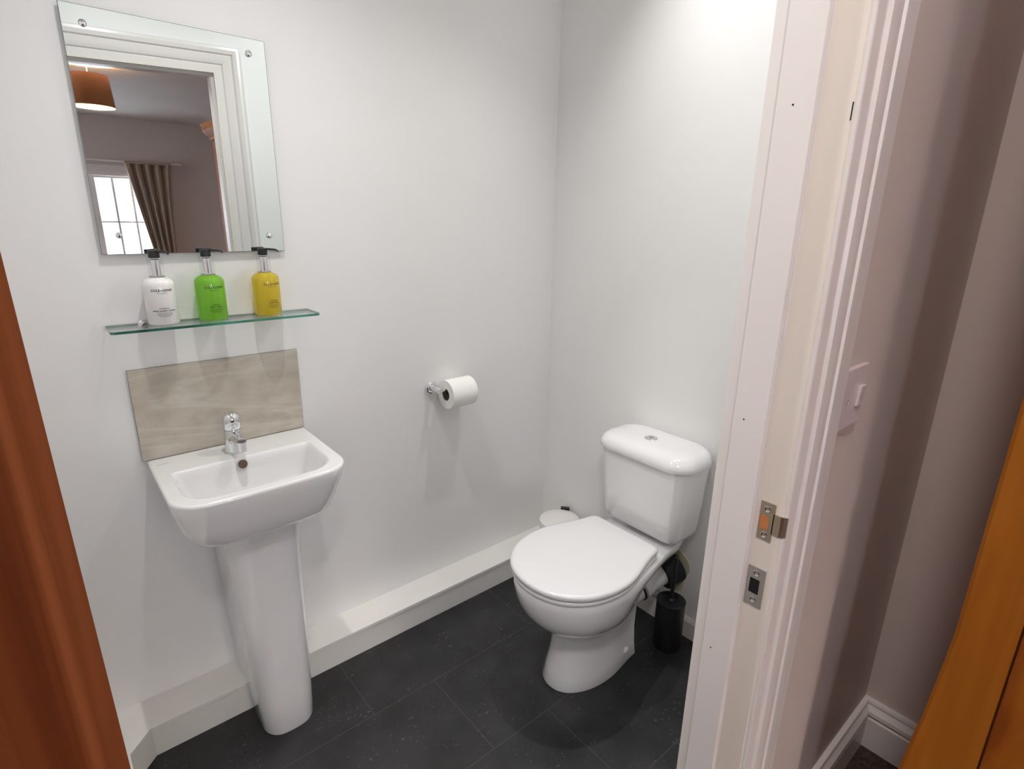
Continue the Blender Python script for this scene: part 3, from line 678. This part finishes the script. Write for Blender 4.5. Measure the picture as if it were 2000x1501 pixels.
# doors
nd = 2; y_hi, y_lo = yi-.0022, WYB+.05; dw = (y_hi-y_lo)/nd
for k in range(nd):
    a1 = y_hi - k*dw; a0 = a1 - dw + .003
    bm = bmesh.new(); zt, zb_ = 1.815, FB+.10
    st = .0 if k == 0 else .07
    for r_ in ((a0, a0+.07, zb_, zt), (a1-.07, a1, zb_, zt), (a0+.07, a1-.07, zt-.09, zt), (a0+.07, a1-.07, zb_, zb_+.09)):
        box(bm, WX-.001, WX+.018, *r_)
    dr = part('wardrobe_door', bm, M['pine_panel'], wd, bevel=.003)
    bm = bmesh.new(); box(bm, WX+.006, WX+.014, a0+.068, a1-.068, zb_+.088, zt-.088); put(obj('door_panel', bm, M['pine_panel'], None), dr)
    if k > 0: put(obj('knob', LA((WX-.001, a1-.04, 1.0), [(.006, 0), (.006, -.012), (.015, -.02), (.012, -.03), (.001, -.033)], n=20, axis='x'), M['pine'], None, smooth=True), dr)
bm = bmesh.new()
cp = [(0, 1.827), (-.004, 1.835), (-.004, 1.843), (-.018, 1.857), (-.030, 1.872), (-.034, 1.879), (-.034, 1.902), (-.038, 1.907), (-.038, 1.915)]
cpp = [(WX+.02, 1.827)]
loft(bm, [[(WX+.42, WYB+o, z) for o, z in cp] + [(WX+.42, WYB+.03, 1.915), (WX+.42, WYB+.03, 1.827)], [(WX+o, WYB+o, z) for o, z in cp] + [(WX+.03, WYB+.03, 1.915), (WX+.03, WYB+.03, 1.827)], [(WX+o, WYF-.02-o*.4, z) for o, z in cp] + [(WX+.03, WYF-.05, 1.915), (WX+.03, WYF-.05, 1.827)]])
box(bm, WX+.03, WX+.42, WYB+.03, WYF-.06, 1.902, 1.914)
part('cornice', bm, M['pine'], wd)
part('plinth', B(WX+.004, WX+.42, WYB, yi, FB, FB+.095), M['pine'], wd, bevel=.002)

# ------------------------------------------------------------------ bedroom seen in the mirror: pendant, window, curtain
# mirror image depth y' = 2*YMI - y
def rev(ratio_x, ratio_z, yp): return (ratio_x*yp, 2*YMI-yp, 1.4+ratio_z*yp)
YL = 5.55
px, py, pz = rev(.1075, .1335, YL)
pe = thing('pendant_lamp', 'lit brown drum-shaped pendant lampshade hanging from the bedroom ceiling', 'lamp', (px, py, ZB))
R0, R1, H = .100, .076, .205
R0, R1, H = .140, .124, .218
bm = bmesh.new(); lathe(bm, (px, py, pz), [(R0, 0), (R1, H), (R1-.001, H), (R0-.0012, 0)], n=48, cap0=False, cap1=False)
part('lamp_shade', bm, M['shade'], pe, smooth=True, angle=50)
bm = bmesh.new(); lathe(bm, (px, py, pz), [(R0-.0018, .0005), (R1-.0016, H-.0005)], n=48, cap0=False, cap1=False); part('shade_lining', bm, M['shade_lining'], pe, 'cream inner lining', smooth=True)
bm = bmesh.new(); tube(bm, [(px, py, pz+.13), (px, py, ZB)], .003, 8); part('cord', bm, M['plastic_white'], pe)
part('lamp_holder', LA((px, py, pz+.125), [(.016, 0), (.016, .045), (.008, .05)], n=20), M['plastic_white'], pe, smooth=True)
bl = part('bulb', LA((px, py, pz+.027), [(.001, 0), (.010, .003), (.018, .011), (.020, .020), (.016, .030), (.008, .036)], n=24), M['bulb'], pe, smooth=True)
li = bpy.data.lights.new('pendant_light', 'POINT'); li.energy = PENDANT_W; li.color = (1.0, .82, .68); li.shadow_soft_size = .03
lo = bpy.data.objects.new('pendant_light', li); COL.objects.link(lo); lo.parent = pe; lo.location = (0, 0, pz+.075-ZB)

# sash window
wn = bpy.data.objects.new('window_1', None); COL.objects.link(wn); wn.location = ((WX0+WX1)/2, BY0, WZ0); wn['kind'] = 'structure'; wn['label'] = 'white sash window with glazing bars across the bedroom'; wn['category'] = 'window'
def wpart(name, bm, m, **k):
    o = obj(name, bm, m, None, **k); put(o, wn); o['kind'] = 'structure'; return o
YW = BY0-.10
bm = wall_with_hole(WX0, WX1, YW-.03, YW+.03, WZ0, WZ1, WX0+.05, WX1-.05, WZ0+.05, WZ1-.025); wpart('window_frame', bm, M['gloss'])
bm = bmesh.new()
gx = .917+.070; xs_ = []
k = -9
while k < 9:
    x = gx + .186*k
    if WX0+.06 < x < WX1-.06: xs_.append(x)
    k += 1
for x in xs_: box(bm, x-.012, x+.012, YW-.012, YW+.014, WZ0+.05, WZ1-.025)
for z in (1.27,): box(bm, WX0+.05, WX1-.05, YW-.016, YW+.016, z-.010, z+.010)
wpart('glazing_bar', bm, M['gloss'])
wpart('mullion', B(.698, .808, YW-.03, YW+.04, WZ0, WZ1), M['gloss'])
wpart('pane', B(WX0+.05, WX1-.05, YW-.002, YW+.001, WZ0+.05, WZ1-.025), M['pane'])
# moulded casing round the recess and the cill
bm = bmesh.new(); box(bm, WX0-.08, WX1+.02, BY0, BY0+.02, WZ1, WZ1+.10); box(bm, WX0-.08, WX1+.02, BY0, BY0+.032, WZ1+.028, WZ1+.046); box(bm, WX0-.09, WX1+.03, BY0, BY0+.045, WZ1+.100, WZ1+.118)
box(bm, WX0-.08, WX0, BY0, BY0+.02, WZ0, WZ1); wpart('window_casing', bm, M['gloss'])
wpart('window_sill', B(WX0-.08, WX1+.02, YW+.03, BY0+.07, WZ0-.03, WZ0), M['gloss'])
w2 = bpy.data.objects.new('added_window', None); COL.objects.link(w2); w2.location = (BX0, -3.95, .85); w2['kind'] = 'structure'; w2['label'] = 'added unseen window in the left bedroom wall, admitting fill daylight'; w2['category'] = 'window'  # invented window, put in to brighten the room the mirror shows
bm = bmesh.new()
for a_ in ((-4.7, -4.65, .85, 1.95), (-3.25, -3.2, .85, 1.95), (-4.65, -3.25, .85, .90), (-4.65, -3.25, 1.90, 1.95), (-3.975, -3.925, .90, 1.90)): box(bm, BX0-.15, BX0-.10, *a_)
o = put(obj('window_frame', bm, M['gloss']), w2); o['kind'] = 'structure'
o = put(obj('pane', B(BX0-.127, BX0-.124, -4.65, -3.25, .90, 1.90), M['pane']), w2); o['kind'] = 'structure'
# curtain rail and curtain
YR = BY0+.085; yp_r = 2*YMI-YR
rail = thing('curtain_rail', 'thin pale curtain rail above the bedroom window', 'curtain rail', (.4, YR, 1.4+.0672*yp_r))
zr = 1.4+.0672*yp_r
bm = bmesh.new(); tube(bm, [(-.75, YR, zr), (1.72, YR, zr)], .009, 12); part('rail', bm, M['gloss'], rail, smooth=True)
for x in (-.7, 1.66): part('bracket', B(x-.008, x+.008, BY0, YR, zr-.006, zr+.006), M['gloss'], rail)
cu = thing('curtain', 'gathered brown curtain hanging at the right side of the bedroom window', 'curtain', (1.3, YR, FB+.02))
bm = bmesh.new(); NX, NZ = 120, 40; grid = []
yp = 2*YMI-YR
for j in range(NZ+1):
    t_ = j/NZ; z = zr-.012 - t_*(zr-.012-(FB+.30))
    # left edge sweeps right as it falls to the tie-back, right edge nearly plumb
    xl = yp*(.1325 + .0194*t_/.67); xr = yp*(.1895 - .0082*min(1, t_/.67)**.6)
    xr = max(xr, xl+.12)
    rowv = []
    for i in range(NX+1):
        s = i/NX; x = xl + (xr-xl)*s
        y = YR + .030*math.sin(s*2*PI*(4.5)+.6*math.sin(t_*3))*(1-.15*t_) + .008*math.sin(s*2*PI*13+2*t_)
        rowv.append(bm.verts.new((x, y, z)))
    grid.append(rowv)
for j in range(NZ):
    for i in range(NX): bm.faces.new((grid[j][i], grid[j][i+1], grid[j+1][i+1], grid[j+1][i]))
cb = part('curtain_cloth', bm, M['curtain'], cu, smooth=True, angle=180)
sm = cb.modifiers.new('solid', 'SOLIDIFY'); sm.thickness = .003
bm = bmesh.new(); box(bm, .1325*yp, .1895*yp, YR-.030, YR+.030, zr-.022, zr+.005); part('heading_tape', bm, M['curtain'], cu, bevel=.004)
# neighbouring house outside the window
nh = thing('neighbouring_house', 'pale roughcast house wall seen through the bedroom window', 'building', (.5, -9.0, -2.5))
part('wall', B(-7, 8, -9.6, -9.2, -2.5, 1.66), M['render_wall'], nh)
bm = bmesh.new(); prism(bm, [(-9.05, 1.62), (-9.05, 1.69), (-11.5, 2.3), (-11.5, 1.62)], 'x', -7.2, 8.2); part('roof', bm, M['roof'], nh)

# ------------------------------------------------------------------ recessed ceiling spots of the wash room
def spot(x, y, label, size=142, tilt=0, k=1.0):
    t = thing('ceiling_spotlight', label, 'ceiling light', (x, y, ZC), 'recessed wash room spotlights')
    part('bezel', LA((x, y, ZC), [(.030, 0), (.044, 0), (.044, -.003), (.040, -.006), (.030, -.004), (.030, 0)], n=36, cap0=False, cap1=False), M['chrome'], t, smooth=True)
    part('lens', LA((x, y, ZC), [(.0295, -.0005), (.0295, -.0025), (.001, -.0030)], n=36), M['spot_lens'], t, smooth=True)
    l = bpy.data.lights.new('spot_lamp', 'SPOT'); l.energy = SPOT_W*k; l.color = (1.0, .985, .965); l.spot_size = math.radians(size); l.spot_blend = 1.0; l.shadow_soft_size = .016
    o = bpy.data.objects.new('spot_lamp', l); COL.objects.link(o); o.parent = t; o.location = (0, 0, -.010); o.rotation_euler = (math.radians(-18 if tilt == 0 else -24), math.radians(tilt), 0)
spot(.41, 1.15, 'recessed round spotlight in the ceiling above the basin')
spot(1.27, 1.09, 'recessed round spotlight in the ceiling above the toilet', 146, 18, .95)

# added fill light, unseen on the bedroom ceiling just outside the doorway
fl = thing('added_fill_light', 'added round fill light, unseen on the bedroom ceiling outside the wash room doorway', 'ceiling light', (-.06, -.12, ZB))
part('base_ring', LA((-.06, -.12, ZB), [(.14, 0), (.15, -.004), (.15, -.02), (.142, -.024)], n=48, cap1=False), M['chrome'], fl, smooth=True, angle=40)
part('fill_diffuser', LA((-.06, -.12, ZB), [(.138, -.018), (.130, -.030), (.09, -.040), (.001, -.045)], n=48, cap0=False), M['fill_diffuser'], fl, smooth=True)
l = bpy.data.lights.new('fill_lamp', 'AREA'); l.shape = 'DISK'; l.size = .26; l.energy = FILL_W; l.color = (1.0, .95, .92)
o = bpy.data.objects.new('fill_lamp', l); COL.objects.link(o); o.parent = fl; o.location = (0, 0, -.050)
